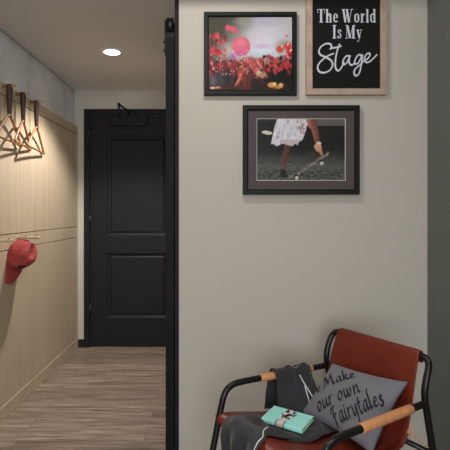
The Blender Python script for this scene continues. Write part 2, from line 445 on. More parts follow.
def make_hanger(label):
    t = thing('coat_hanger', label, 'hanger', (XL+.045, 0, PZ), 'wooden hangers on leather loops')
    # leather loop over the peg (band width runs along the peg)
    ring = []
    path = [(0,.0115+.0035)]
    for k in range(13):
        a = PI*k/12; ring.append((math.cos(a)*.0135, math.sin(a)*.0135))
    path = [( .004,-.205),( .0075,-.17),( .0105,-.08),( .0135,-.015)] + ring[1:-1] + [(-.0135,-.015),(-.0105,-.08),(-.0075,-.17),(-.004,-.205)]
    vs = []; fs = []
    for (yy, zz) in path:
        w_ = .0155 if zz > -.06 else .0155 - .005*min(1, (-.06-zz)/.13)
        vs += [(-w_, yy, zz), (w_, yy, zz)]
    for i in range(len(path)-1): fs.append((2*i, 2*i+1, 2*i+3, 2*i+2))
    o = obj('leather_loop', vs, fs, M['strap'], t, True)
    s = o.modifiers.new('thickness', 'SOLIDIFY'); s.thickness = .003; s.offset = 0
    # triangular wooden body: two sloping shoulders and a trouser bar
    def bar(pts, name, r):
        MB().tube(spline(pts, 6), r, 10, flat=1.25).build(name, M['hangwood'], t, True)
    top = (0,0,-.198)
    L_ = .225
    bar([(0,.0,-.190),(-.008,.06,-.225),(-.020,.14,-.285),(-.030,L_,-.368)], 'shoulder', .0085)
    bar([(0,-.0,-.190),(.008,-.06,-.225),(.020,-.14,-.285),(.030,-L_,-.368)], 'shoulder', .0085)
    bar([(-.030,L_,-.368),(0,0,-.362),(.030,-L_,-.368)], 'trouser_bar', .0065)
    k = MB(); k.disc((0,0,-.195),(1,0,0),.008,.030,12); k.build('rivet', M['metal'], t, True)
    return t
def copy_thing(r, loc, rz, label):
    n = r.copy(); C.objects.link(n); n.location = loc; n.rotation_euler = (0,0,rz); n['label'] = label
    for ch in r.children:
        c = ch.copy(); C.objects.link(c); c.parent = n
    return n
hg = make_hanger('wooden hanger on a dark leather loop, nearest the charcoal door')
hx = XL+.048
hg.location = (hx, PY[2], PZ)
h2 = copy_thing(hg, (hx, PY[1], PZ), math.radians(3), 'wooden hanger on a dark leather loop, middle of the three')
h3 = copy_thing(hg, (hx, PY[0], PZ), math.radians(-2), 'wooden hanger on a dark leather loop, farthest from the charcoal door')

# ------------------------------------------------------------------ cap hung by its back strap
cap = thing('baseball_cap', 'washed red baseball cap with a black emblem hanging from a wall peg', 'cap', (XL+.060, 3.205, 1.196))
# cap frame: side s, front f (down the wall), up h (out from the wall)
tilt = math.radians(7)
def cpt(s, f, h):
    z = -f; x = h; y = s
    # brim swings a little away from the door side, crown leans out
    y2 = y*math.cos(tilt) + z*math.sin(tilt)*.9; z2 = z
    return (x, y2, z2)
CF = .10                                         # centre of the crown below the top edge
def dome(a, b):                                  # a azimuth (0 = front), b 0 base .. 1 top
    e = b*PI/2
    ra = .082; rb = .108 if math.cos(a) > 0 else .098
    sq = math.cos(e)**.75
    dent = 1-.08*max(0, math.sin(3*a+1.0))*math.sin(e)
    wr = 1+.03*noise.noise(Vector((math.cos(a)*2.5, math.sin(a)*2.5, b*3)))
    s_, f_ = math.sin(a)*ra*sq*dent*wr, math.cos(a)*rb*sq*dent*wr
    h = .145*math.sin(e)**.9*(1-.12*(1-math.cos(a))/2)*wr
    # the soft crown has caved in along its middle
    h -= .055*math.exp(-((s_+.004)/.017)**2)*math.exp(-((f_+.025)/.042)**4)
    return cpt(s_, CF+f_, h)
NA, NB = 96, 26
vs = [dome(2*PI*i/NA, j/NB) for i in range(NA) for j in range(NB)] + [dome(0, 1)]
fs = []
for i in range(NA):
    for j in range(NB-1):
        az = abs((i+.5)/NA*2-1)                  # 0 = back centre
        if az < .17 and 3 <= j < 11 - (az/.17)**2*4: continue
        fs.append((i*NB+j, ((i+1)%NA)*NB+j, ((i+1)%NA)*NB+j+1, i*NB+j+1))
    fs.append((i*NB+NB-1, ((i+1)%NA)*NB+NB-1, NA*NB))
cr = obj('crown', vs, fs, M['capred'], cap, True, [M['capdark']])
s = cr.modifiers.new('thickness', 'SOLIDIFY'); s.thickness = .004; s.offset = -1; s.material_offset = 1
bt = MB(); bx, by, bz = dome(0,1); bt.disc((bx+.002,by,bz),(1,0,0),.008,.007,16); bt.build('button', M['capred'], cap, True)
for k in range(6):
    a = PI/6+k*PI/3
    pts = [Vector(dome(a, j/14*.96))*1.0 for j in range(0, 14)]
    if math.cos(a) < -.9: continue
    MB().tube([(p.x+.0005, p.y, p.z) for p in pts], .0016, 6).build('seam', M['capred'], cap, True)
def brim(u, v):
    a = (u-.5)*2*1.25
    s_, f_ = math.sin(a)*.084, CF+math.cos(a)*.106
    ext = .102*v*(math.cos(a*.95))**.5 if abs(a) < 1.6 else 0
    s2 = s_*(1+.06*v)
    return cpt(s2, f_+ext, .004 + .030*(1-(s2/.084)**2)*.55*1 + .012*v)
sheet('brim', brim, 28, 10, M['capred'], cap, .004, 1)
# stitched black emblem on the front panels
vs = []; fs = []
for i in range(11):
    for j in range(7):
        u, v = (i/10-.5)*2, (j/6-.5)*2
        a = u*.42; b = .40+v*.13*(1-.25*abs(u))
        p = Vector(dome(a, b)); c = Vector(cpt(0, CF, .02)); p = p+(p-c).normalized()*.0022
        vs.append(tuple(p))
for i in range(10):
    for j in range(6):
        x, y = (i-4.5)/4.5, (j-2.5)/2.5
        if x*x+y*y < 1.25 and not (i in (3,6) and j in (2,3)) and not (i == 4 and j == 5): fs.append((i*7+j,(i+1)*7+j,(i+1)*7+j+1,i*7+j+1))
obj('emblem', vs, fs, M['logo'], cap, True)

cap.rotation_euler = (math.radians(-24), math.radians(4), math.radians(-24)); cap.scale = (1.08, 1.08, 1.08)

# ------------------------------------------------------------------ pictures on the wall
def wx(px, d): return (px-218)*d/F
def wz(py, d): return CAMZ-(py-210.5)*d/F
def frame_mesh(x0, x1, z0, z1, w, y0, y1, name, m, parent, prof=.006):
    # mitred moulding: outer face, sloped lip to the rebate
    b = MB()
    def rect(o): return [(x0+o,z0+o),(x1-o,z0+o),(x1-o,z1-o),(x0+o,z1-o)]
    rings = [(0,y1),(0,y0+.002),(.002,y0),(w-prof,y0),(w,y0+prof),(w,y1)]
    vs = [(x,y,z) for o,y in rings for x,z in rect(o)]
    fs = []
    for r in range(len(rings)-1):
        for k in range(4): fs.append((r*4+k, r*4+(k+1)%4, (r+1)*4+(k+1)%4, (r+1)*4+k))
    n = len(rings)
    for k in range(4): fs.append(((n-1)*4+k, (n-1)*4+(k+1)%4, (k+1)%4, k))
    b.add(vs, fs)
    return b.build(name, m, parent)
def painted(name, x0, x1, z0, z1, y, nx, nz, fn, parent, m):
    vs = []; cols = []
    for j in range(nz+1):
        for i in range(nx+1):
            vs.append((x0+(x1-x0)*i/nx, y, z0+(z1-z0)*j/nz)); c = fn(i/nx, 1-j/nz); cols.append((lin(c[0]), lin(c[1]), lin(c[2]), 1))
    fs = [(j*(nx+1)+i, j*(nx+1)+i+1, (j+1)*(nx+1)+i+1, (j+1)*(nx+1)+i) for j in range(nz) for i in range(nx)]
    o = obj(name, vs, fs, m, parent)
    a = o.data.color_attributes.new('print', 'FLOAT_COLOR', 'POINT')
    for k, c in enumerate(cols): a.data[k].color = c
    return o
def mixc(a, b, t): t = max(0, min(1, t)); return tuple(a[k]+(b[k]-a[k])*t for k in range(3))
def nz(x, y, s=0): return noise.noise(Vector((x, y, s)))
def inside(poly, x, y):
    r = False; n = len(poly)
    for i in range(n):
        x1, y1 = poly[i]; x2, y2 = poly[i-1]
        if (y1 > y) != (y2 > y) and x < (x2-x1)*(y-y1)/(y2-y1)+x1: r = not r
    return r

# --- crowd picture
rng = random.Random(3)
BL = []   # x, y, rx, ry, colour, softness
def bl(x, y, rx, ry, c, s=.35, rot=0): BL.append((x, y, rx, ry, c, s, rot))
bl(268,40,30,22,(206,202,214),.9); bl(264,50,22,12,(206,216,230),.9); bl(262,22,30,7,(176,170,190),.9); bl(228,50,12,10,(176,170,160),.9)
bl(284,46,12,9,(150,140,122),.9); bl(246,20,10,10,(140,136,122),.9)
bl(262,46,14,3,(206,170,200),.8)
for k in range(26): bl(rng.uniform(209,291), rng.uniform(70,87), rng.uniform(3,9), rng.uniform(3,8), rng.choice([(30,24,28),(44,30,32),(24,26,32),(60,34,32),(84,40,36)]), .6)
for k in range(70):
    x = rng.uniform(209,262); bl(x, rng.uniform(60,76)+abs(x-236)*.02, rng.uniform(.9,2.6), rng.uniform(2,6), rng.choice([(170,58,66),(196,72,80),(150,48,56),(206,104,96),(120,40,46)]), .6, rng.uniform(-.7,.1))
bl(222,78,13,9,(66,62,68),.7); bl(213,80,5,9,(96,92,100),.7)
for x,y,rx,ry in ((228,28,3.5,4),(232,29,4,3.5),(236,31,3.2,3.5)): bl(x,y,rx,ry,(206,88,106),.5)
bl(217,37,5,5.5,(200,64,76),.4); bl(222,42,4,3,(206,90,96),.5); bl(213,50,5,5,(176,54,62),.5); bl(218,52,5,4.5,(206,50,60),.5); bl(209,60,5,6,(180,50,56),.6)
bl(241,46,9.8,10,(212,104,126),.12); bl(241,43,6.5,5,(222,122,134),.6); bl(241,53,8,4,(200,98,150),.6)
bl(233,56,2.4,3.5,(196,84,206),.6); bl(250,60,6,5,(196,84,92),.6); bl(256,64,9,7,(188,86,84),.6)
for k in range(22): bl(rng.uniform(250,268), rng.uniform(60,74), .7, rng.uniform(3,6), rng.choice([(226,150,140),(206,96,92),(150,56,56)]), .5, -.5)
bl(279,49,4.2,4.4,(206,76,70),.35); bl(287,46,4,4.5,(216,62,60),.35); bl(289,52,4,5,(206,44,52),.35); bl(286,64,4,4.5,(222,58,54),.35); bl(276,60,3.5,3.5,(196,72,76),.4)
bl(268,57,3.5,4,(186,100,116),.5); bl(286,36,2,1.6,(206,110,96),.6); bl(287,44,1,2,(248,220,210),.5,.7); bl(290,50,1.2,2.6,(250,224,214),.5,.8); bl(281,46,.8,2.4,(244,200,190),.5,.2)
bl(276,75,10,12,(26,22,26),.5); bl(287,76,6,10,(28,24,28),.5); bl(228,76,5,11,(40,34,38),.6)
bl(256,82,7,6,(46,32,32),.5); bl(259,73,5,3.4,(214,178,150),.5); bl(262,75,3.5,3,(188,142,108),.5); bl(255,75,1.5,1.5,(40,30,28),.5)
bl(271,84,5,3.2,(214,160,96),.4); bl(277,86,5,2.5,(196,130,70),.5); bl(280,84.5,3,3,(232,186,110),.4); bl(274,83,2.5,2,(244,210,140),.5)
bl(241,72,3.2,16,(176,74,66),.5,.22); bl(238,80,1.4,9,(214,120,98),.5,.5); bl(246,68,2,10,(156,58,54),.5,-.2); bl(244,80,3,8,(124,52,46),.6)
bl(213,87,3.5,1.6,(226,190,160),.5); bl(218,86.5,3.5,1.6,(222,170,130),.5)
for k in range(50): bl(rng.uniform(210,250), rng.uniform(50,76), .5, rng.uniform(.8,2), (236,190,180), .5, rng.uniform(.3,.9))
r2 = random.Random(11)
for k in range(46):
    x = r2.uniform(262, 292); y = 60+r2.uniform(-3, 14)+abs(x-276)*-.15
    bl(x, y, r2.uniform(1,3), r2.uniform(1.2,3.4), r2.choice([(150,50,54),(190,64,64),(64,34,38),(36,26,30),(206,84,80)]), .6, r2.uniform(-.6,.6))
for k in range(46):
    x = r2.uniform(208, 226); y = r2.uniform(36, 72)
    bl(x, y, r2.uniform(.8,2.6), r2.uniform(1.2,3.4), r2.choice([(150,46,54),(186,58,66),(110,40,46),(70,40,40),(206,96,98)]), .6, r2.uniform(-.6,.6))
BL2 = [(x,y,rx,ry,c,s_,math.cos(r_),math.sin(r_)) for x,y,rx,ry,c,s_,r_ in BL]
def crowd(u, v):
    x, y = 208.5+u*83.5, 15.5+v*73
    c = mixc((74,70,58), (186,182,186), (x-222)/34 + (y-30)/50)
    c = mixc(c, (96,44,46), (y-56)/7)
    for bx_, by_, rx, ry, col, s_, ca, sa in BL2:
        dx, dy = x-bx_, y-by_
        if abs(dx) > rx+ry or abs(dy) > rx+ry: continue
        qx, qy = (dx*ca+dy*sa)/rx, (-dx*sa+dy*ca)/ry
        d = math.sqrt(qx*qx+qy*qy)
        if d < 1: c = mixc(c, col, min(1, (1-d)/s_))
    g = 1+.10*nz(x*.9, y*.9)
    g = 1+(g-1+.14*nz(x*.25, y*.25, 7)-.06)*max(.15, min(1, (y-50)/8 if x > 226 else 1))
    return tuple(min(255, max(0, k*g)) for k in c)
def framed(name, label, px, py, depth, w, m, pieces, cat='picture', prof=.006):
    d = YP-depth
    x0, x1, z0, z1 = wx(px[0], d), wx(px[1], d), wz(py[1], d), wz(py[0], d)
    t = thing(name, label, cat, ((x0+x1)/2, YP, z0))
    cx_ = (x0+x1)/2
    frame_mesh(x0-cx_, x1-cx_, 0, z1-z0, w, -depth, -.001, 'frame', m, t, prof)
    return t, d, cx_, z0
t1, d1, c1, z1_ = framed('framed_picture', 'black framed colour picture of a red crowd, upper left of the three', (204,297), (11.5,94.5), .040, .027, M['frame_black'], None)
dp = YP-.026
painted('print', wx(208,dp)-c1, wx(293,dp)-c1, wz(89.5,dp)-z1_, wz(15,dp)-z1_, -.026, 168, 146, crowd, t1, M['printm'])

# --- lettered board
t2, d2, c2, z2_ = framed('lettered_sign', 'pale wood framed black sign with white words about the world and a stage', (306.5,387), (-15,94.5), .034, .036, M['frame_oak'], None, 'sign', .003)
dp = YP-.022
MB().box(wx(311,dp)-c2, wx(382,dp)-c2, -.022, -.012, wz(90,dp)-z2_, wz(-11,dp)-z2_).build('board', M['chalk'], t2)
def flat_text(name, polys, ox, oy, sx, sy, y, parent, cx_, z0, m, d):
    vs = []; fs = []
    for q in polys:
        k = len(vs)
        yy = y-((k*7) % 29)*2e-5
        for p in q: vs.append((wx(ox+p[0]*sx, d)-cx_, yy, wz(oy-p[1]*sy, d)-z0))
        fs.append(tuple(range(k, k+len(q))))
    return obj(name, vs, fs, m, parent)
dl_ = YP-.0232
for txt, x0, x1, base, h in (('The World', 317.2, 376.4, 22.6, 13.6), ('Is My', 332.2, 362.6, 38.6, 13.6)):
    wdt = text_polys(txt, DID, .17, .045, 0, .03)[1]; k_ = (x1-x0)/wdt; x = x0
    for word in txt.split(' '):
        polys, ww = text_polys(word, DID, .17, .045, 0, .03)
        flat_text('lettering', polys, x, base, k_, h, -.0232, t2, c2, z2_, M['letter'], dl_)
        x += (ww+.3)*k_
# script word: strokes drawn on a 70 x 40 field
S = 6.43
scr = [
 [(118,58),(126,40),(112,24),(84,26),(56,46),(44,74),(56,96),(92,112),(124,134),(132,164),(112,196),(78,210),(48,204),(36,178),(46,150),(76,120),(110,98),(138,88)],
 [(176,28),(162,70),(152,120),(150,170),(160,194),(176,194),(192,172),(204,146)],
 [(128,52),(156,48),(186,40)],
 [(240,106),(224,102),(206,120),(198,144),(206,158),(222,148),(238,118),(244,102),(238,132),(242,152),(258,162),(272,148)],
 [(320,104),(304,94),(286,110),(274,138),(278,154),(294,150),(312,122),(324,98),(318,150),(308,200),(294,226),(278,228),(270,208),(280,184),(310,158),(332,134)],
 [(332,134),(350,126),(368,108),(372,90),(358,86),(342,104),(338,128),(350,144),(372,138),(396,116),(416,96)],
]
st = [([(x, -y) for x, y in q], True, 1) for q in scr]
polys = strokes_to_polys(st, 12.5, 9, math.radians(50), 6)
flat_text('lettering', polys, 312, 40, 1/S, 1/S, -.0232, t2, c2, z2_, M['letter'], dl_)

# --- dancer picture with mount
t3, d3, c3, z3_ = framed('framed_picture', 'black framed picture with grey mount of a tutu dancer on a skateboard', (243,360), (105,194.5), .040, .030, M['frame_black'], None)
dm = YP-.028
vs = []
ox0, ox1, oz0, oz1 = wx(247,dm)-c3, wx(356,dm)-c3, wz(190.5,dm)-z3_, wz(109,dm)-z3_
ix0, ix1, iz0, iz1 = wx(256.6,dm)-c3, wx(345.6,dm)-c3, wz(180.6,dm)-z3_, wz(118.4,dm)-z3_
R4 = lambda x0,x1,z0,z1,y: [(x0,y,z0),(x1,y,z0),(x1,y,z1),(x0,y,z1)]
vs = R4(ox0,ox1,oz0,oz1,-.028)+R4(ix0,ix1,iz0,iz1,-.028)
obj('mount', vs, [(k,(k+1)%4,4+(k+1)%4,4+k) for k in range(4)], M['mount'], t3)
e = .0035
vs = R4(ix0,ix1,iz0,iz1,-.028)+R4(ix0+e,ix1-e,iz0+e,iz1-e,-.0255)
obj('mount_bevel', vs, [(k,(k+1)%4,4+(k+1)%4,4+k) for k in range(4)], M['bevel'], t3)
TUTU = [(278.3,118),(275.2,126),(271.3,144.5),(274,144),(276.8,146.4),(280,145),(283,143.5),(287,145),(292.3,146.5),(295,144),(297.8,145.3),(299,142),(301.7,141),(304,136),(305.8,130.5),(309,118)]
LEG1 = [(284.2,142),(291.8,142),(290,150),(288.4,156),(286.4,163),(285.3,170),(281.7,170),(282.2,160),(282.8,154),(284.4,149)]
SHOE = [(281,168.5),(285.6,168.5),(287.5,174),(289.5,176.5),(281,176.8),(280.2,173)]
LEG2 = [(306,118),(315,118),(317,127),(318.6,135.2),(319.3,143.5),(315.6,144.5),(313,137),(311,130),(307.5,127)]
FOOT = [(313.4,146.5),(316,143.6),(320.3,143.4),(321.5,150),(323.2,157),(321.6,157.2),(318.8,152.5),(315.5,150.5)]
BOARD = [(327.4,151.2),(329,152.2),(327.5,155.4),(323,158.2),(310,167),(298,174.6),(291,177.3),(287,177),(289,175),(297,171.8),(309,164),(320,156.8),(325,154.4)]
def dancer(u, v):
    x, y = 257+u*88, 119+v*61
    c = mixc((30,30,29), (38,38,36), nz(x*.15, y*.15)+.5)
    if y < 127 and x > 312: c = mixc(c, (112,110,102), min(1,(127-y)/1.2)*min(1,(x-312)/6)*.85)
    if y < 122 and x < 276: c = mixc(c, (66,66,62), .7)
    if x < 278 and y < 150: c = mixc(c, (48,50,46), .35+.3*nz(x*.3,y*.2,3))
    fl = (y-149)/16 + .12*nz(x*.12, y*.2)
    if fl > 0:
        g = 1+.26*nz(x*.25, y*.6, 1)+.22*nz(x*.8, y*1.5, 2)
        f_ = tuple(q*g for q in (88,91,85)); c = mixc(c, f_, fl)
        if y > 170 and nz(x*.3, y*.9, 8) > .12: c = mixc(c, (40,42,40), .7)
    if ((x-267.5)/5.2)**2 + ((y-133-(x-267)*.12)/1.7)**2 < 1: c = mixc((196,196,168), (226,226,210), nz(x, y)+.5)
    if inside(LEG2, x, y): c = mixc((176,112,90), (112,66,54), (x-306-(y-118)*.28)/7)
    if inside(LEG1, x, y): c = mixc((120,76,64), (84,50,44), (x-282)/6+.3*nz(x*.5,y*.3))
    if inside(TUTU, x, y):
        g = nz((x-290)*.9/(1+(y-118)*.03), y*.07, 5)*.6+nz(x*.3, y*.3, 6)*.3
        c = mixc((196,192,204), (236,234,240), .5+g)
        if g < -.15: c = mixc(c, (160,155,170), min(.8, (-.15-g)*5))
        if y > 140 and x > 283: c = mixc(c, (186,158,160), .5)
        if x > 297 and y < 134 and g < .05: c = mixc(c, (150,116,112), .6)
    if inside(BOARD, x, y): c = mixc((146,142,134), (90,84,78), nz(x*.4,y*.4)+.4)
    if inside(SHOE, x, y): c = (46,44,42)
    if inside(FOOT, x, y): c = mixc((222,176,140), (168,110,86), (y-143)/14)
    if ((x-318.5)/2.3)**2+((y-143.2)/1.2)**2 < 1: c = (226,214,190)
    for wx_, wy_ in ((321.3,163),(296.8,177)):
        if (x-wx_)**2+(y-wy_)**2 < 2.9: c = (204,200,190)
        elif (x-wx_+1)**2+(y-wy_+2)**2 < 4: c = (44,40,38)
    return tuple(min(255, max(0, q*.96)) for q in c)
dp = YP-.025
painted('print', wx(256.4,dp)-c3, wx(345.8,dp)-c3, wz(180.8,dp)-z3_, wz(118.2,dp)-z3_, -.0252, 178, 124, dancer, t3, M['printm'])

# ------------------------------------------------------------------ the sling chair (frame: x across, forward = -y)
ANG = math.radians(-57.19); OX, OY = .7153, 2.1
chair = thing('sling_armchair', 'low red brown leather sling armchair with black tube frame and tan armrests', 'chair', (OX, OY, 0), rz=ANG)
def L(x, f, z): return (x, -f, z)
HW, SP = .2737, .0437
RT = .0145
def side(s, f): return s*(HW+SP*max(f, 0))
# rear hoop: both rear legs, posts and the top bar in one bent tube
def hoop_half(s): return [(s*HW*1.02,-.115,0),(s*HW*1.01,-.06,.32),(s*HW,-.012,.54),(s*HW,.003,.60),(s*HW,.008,.65),(s*HW,-.004,.70),(s*.2725,-.020,.735),(s*.264,-.033,.760),(s*.243,-.040,.7735),(s*.20,-.040,.7735)]
hp = [L(*p) for p in hoop_half(-1)] + [L(*p) for p in reversed(hoop_half(1))]
MB().tube(spline(hp, 6), RT, 16).build('rear_hoop', M['tube'], chair, True)
for s in (-1, 1):
    ap = [(0,.600),(.12,.6036),(.30,.609),(.46,.6138),(.53,.6155),(.575,.612),(.606,.598),(.625,.572),(.638,.53),(.667,.41),(.715,.20),(.762,0)]
    pts = spline([L(side(s, f), f, z) for f, z in ap], 6)
    MB().tube(pts, RT, 16).build('arm_tube', M['tube'], chair, True)
    gp = [L(side(s, f), f, .600+.03*f) for f in (.108,.112,.2,.3,.424,.428)]
    MB().tube(gp, [.0165,.0185,.0188,.0188,.0185,.0165], 18).build('armrest_wrap', M['tan'], chair, True)
    k = MB(); k.disc(L(side(s,.652), .655, .485), (1,0,0), .006, .034, 12); k.build('bolt', M['metal'], chair, True)
MB().tube([L(side(-1,.65), .648, .478), L(side(1,.65), .648, .478)], .012, 14).build('crossbar', M['tube'], chair, True)
MB().tube([L(-HW*1.01, -.046, .376), L(HW*1.01, -.046, .376)], .012, 14).build('crossbar', M['tube'], chair, True)
SEAT = [(.655,.452),(.672,.472),(.668,.494),(.645,.505),(.60,.502),(.50,.480),(.38,.456),(.26,.440),(.17,.436),(.12,.444),(.09,.466),(.075,.49)]
BACK = [(.090,.466),(.074,.495),(.058,.53),(.040,.58),(.022,.64),(.004,.70),(-.012,.75),(-.022,.778),(-.036,.795),(-.055,.792),(-.062,.772),(-.060,.740)]
SS = spline([(f,z,0) for f,z in SEAT], 5); BS = spline([(f,z,0) for f,z in BACK], 5)
def prof_at(P, t):
    q = t*(len(P)-1); i = min(int(q), len(P)-2); return P[i].lerp(P[i+1], q-i)
def seat_z(f):
    best = min((abs(p.x-f), p.y) for p in SS if p.y > .43 and (p.x < .66)); return best[1]
def seat_fn(u, v):
    p = prof_at(SS, u); x = (v*2-1); hw = .245+.062*max(0, p.x)
    sag = .018*(1-x*x)*max(0, 1-abs(p.x-.3)/.4)
    return L(x*hw, p.x, p.y-sag)
def back_fn(u, v):
    p = prof_at(BS, u); x = v*2-1; hw = .246-.020*min(1, u*1.3)
    bow = .018*(1-x*x)*math.sin(PI*min(1, u*2.0))
    return L(x*hw, p.x-bow, p.y)
sheet('seat', seat_fn, 44, 14, M['leather'], chair, .007, 1)
sheet('backrest', back_fn, 40, 14, M['leather'], chair, .007, 1)
# lacing between the sling and the rear bar, near corner and far corner
for s in (-1, 1):
    lc = MB()
    lc.tube(spline([L(s*.244,.060,.515),L(s*.252,.062,.503),L(s*.256,.06,.488),L(s*.25,.072,.474),L(s*.244,.078,.486),L(s*.247,.07,.502)],6), .0032, 8)
    lc.tube(spline([L(s*.251,.064,.480),L(s*.258,.03,.448),L(s*.264,-.02,.410),L(s*.268,-.047,.393),L(s*.262,-.060,.375),L(s*.256,-.046,.361),L(s*.254,-.032,.372)],6), .0028, 8)
    lc.tube(spline([L(s*.251,.064,.497),L(s*.259,.068,.49),L(s*.262,.078,.475)],6), .0028, 8)
    lc.build('lacing', M['lace'], chair, True)

# ------------------------------------------------------------------ pillow
def loc2w(x, f, z):
    c, s = math.cos(ANG), math.sin(ANG); return (OX+c*x+s*f, OY+s*x-c*f, z)
PC = {'BL':(-.150,.300,.468),'BR':(.250,.310,.468),'TL':(-.163,.082,.655),'TR':(.200,.014,.665)}
PN = Vector((.09,.64,.76)).normalized()
def pillow_pt(u, v, side):
    pu = u*(1-.07*(1-v*v)*abs(u)**.5); pv = v*(1-.10*(1-u*u)*abs(v)**.5)
    a, b = (pu+1)/2, (pv+1)/2
    p = [(1-a)*(1-b)*PC['BL'][i]+a*(1-b)*PC['BR'][i]+(1-a)*b*PC['TL'][i]+a*b*PC['TR'][i] for i in range(3)]
    t = .058*(max(0, (1-u*u)*(1-v*v)))**.42
    if side < 0: t *= .6
    else:
        # soft creases running in from the right hand seam
        t += .004*math.exp(-((u-.82)/.22)**2)*math.sin(v*9+u*3)*(1-v*v)
    return tuple(p[i]+side*PN[i]*t for i in range(3))
PCX = tuple(sum(PC[k][i] for k in PC)/4 for i in range(3))
pil = thing('throw_pillow', 'grey throw pillow printed with black italic words, leaning on the leather chair back', 'pillow', loc2w(*PCX), rz=ANG)
def pl(p): return L(p[0]-PCX[0], p[1]-PCX[1], p[2]-PCX[2])
n = 36
ease = lambda t: math.sin((t-.5)*PI)     # denser towards the seams
vs = []; fs = []
for sd in (1, -1):
    k = len(vs)
    for i in range(n+1):
        for j in range(n+1): vs.append(pl(pillow_pt(ease(i/n), ease(j/n), sd)))
    for i in range(n):
        for j in range(n):
            q = (k+i*(n+1)+j, k+(i+1)*(n+1)+j, k+(i+1)*(n+1)+j+1, k+i*(n+1)+j+1); fs.append(q if sd > 0 else q[::-1])
po = obj('cover', vs, fs, M['pillow'], pil, True)
wd = po.modifiers.new('weld', 'WELD'); wd.merge_threshold = .0004
edge = []
for k in range(40): edge.append(pillow_pt(-1+2*k/40, -1, 1))
for k in range(40): edge.append(pillow_pt(1, -1+2*k/40, 1))
for k in range(40): edge.append(pillow_pt(1-2*k/40, 1, 1))
for k in range(40): edge.append(pillow_pt(-1, 1-2*k/40, 1))
MB().tube([pl(p) for p in edge], .0026, 8, closed=True).build('seam', M['stitch'], pil, True)
def pillow_text(txt, o, e, up, w=.085, cap=1.0, lead=0):
    polys, wdt = text_polys(txt, ITA, w, .055, math.radians(38), .03)
    T = ((e[0]-o[0])/(wdt-lead), (e[1]-o[1])/(wdt-lead))
    vs = []; fs = []; words = {}; gaps = []; x = 0
    for ch in txt:
        x += ITA[ch][0]+.03
        if ch == ' ': gaps.append(x)
    for q in polys:
        uv = []
        for p in q:
            x = p[0]-lead; u, v = o[0]+T[0]*x+up[0]*p[1], o[1]+T[1]*x+up[1]*p[1]; uv.append((u, v))
        if any(abs(a) > .998 or abs(b) > .998 for a, b in uv): continue
        k = len(vs)
        for u, v in uv:
            p = pillow_pt(u, v, 1); vs.append(pl(tuple(p[i]+PN[i]*(.0012+((k*7) % 29)*2e-5) for i in range(3))))
        fs.append(tuple(range(k, k+len(q))))
        wi = sum(1 for g in gaps if min(p[0] for p in q) > g-.02)
        words.setdefault(wi, []).append(fs[-1])
    for wi in sorted(words):
        fl = words[wi]; ids = sorted({i for f in fl for i in f}); mp = {i: n_ for n_, i in enumerate(ids)}
        obj('lettering', [vs[i] for i in ids], [tuple(mp[i] for i in f) for f in fl], M['ink'], pil)
ITA[' '] = (.15, [])
ledW = ITA['W'][0]+ITA['e'][0]+ITA[' '][0]+.09
pillow_text('We Make', (-.68,-.10), (-.02,.64), (-.30,.33), lead=ledW, w=.165)
pillow_text('our  own', (-.48,-.83), (.32,.20), (-.36,.42), w=.16)
pillow_text('Fairytales', (.09,-.975), (.94,.17), (-.36,.40), w=.165)

# ------------------------------------------------------------------ jacket over the far arm and the seat
jk = thing('hooded_jacket', 'charcoal grey jacket with white cords draped over the chair arm and seat', 'jacket', loc2w(-.15,.4,.47), rz=ANG)
JO = (-.15,.4,.47)
def jl(x, f, z): return L(x-JO[0], f-JO[1], z-JO[2])
def armx(f): return -(HW+SP*f)
def fall(u, v, off=0):
    # u: 0 outer hem .. 1 on the seat;  v: 0 front edge .. 1 rear edge
    f0 = .358-.225*v
    A = armx(f0); za = .60+.03*f0
    w = .006*math.sin(v*PI*5+1.0)*min(1, u*2.2) + .004*math.sin(v*PI*9+u*4)
    pts = [(A-.034, f0+.02, .44),(A-.032, f0+.01, .53),(A-.026, f0, za-.01),(A-.014, f0, za+.021),(A+.004, f0, za+.027),(A+.022, f0, za+.016),
           (A+.032, f0-.002, za-.025),
           (A+.044+.02*v, f0+.006-.0*v, .545),(A+.060+.085*v, f0+.016+.028*v, .500),(A+.085+.135*v, f0+.03+.05*v, .476)]
    p = prof_at([Vector(q) for q in pts_s(pts)], u)
    d = w + off
    # push folds off the surface: inwards on the fall, up on the arm
    k = min(1, max(0, (u-.45)/.15)); return jl(p.x + d*k, p.y + d*.3*k, p.z + d*(1-k)*.8)
_c = {}
def pts_s(pts):
    key = tuple(round(c, 6) for p in pts for c in p)
    if key not in _c: _c[key] = spline(pts, 5)
    return _c[key]
def sheet_edge(f):                          # where the garment ends towards the near side
    if f < .54: return .030 + .006*math.sin(f*40)
    return .030-.042*math.exp(-((f-.61)/.035)**2)
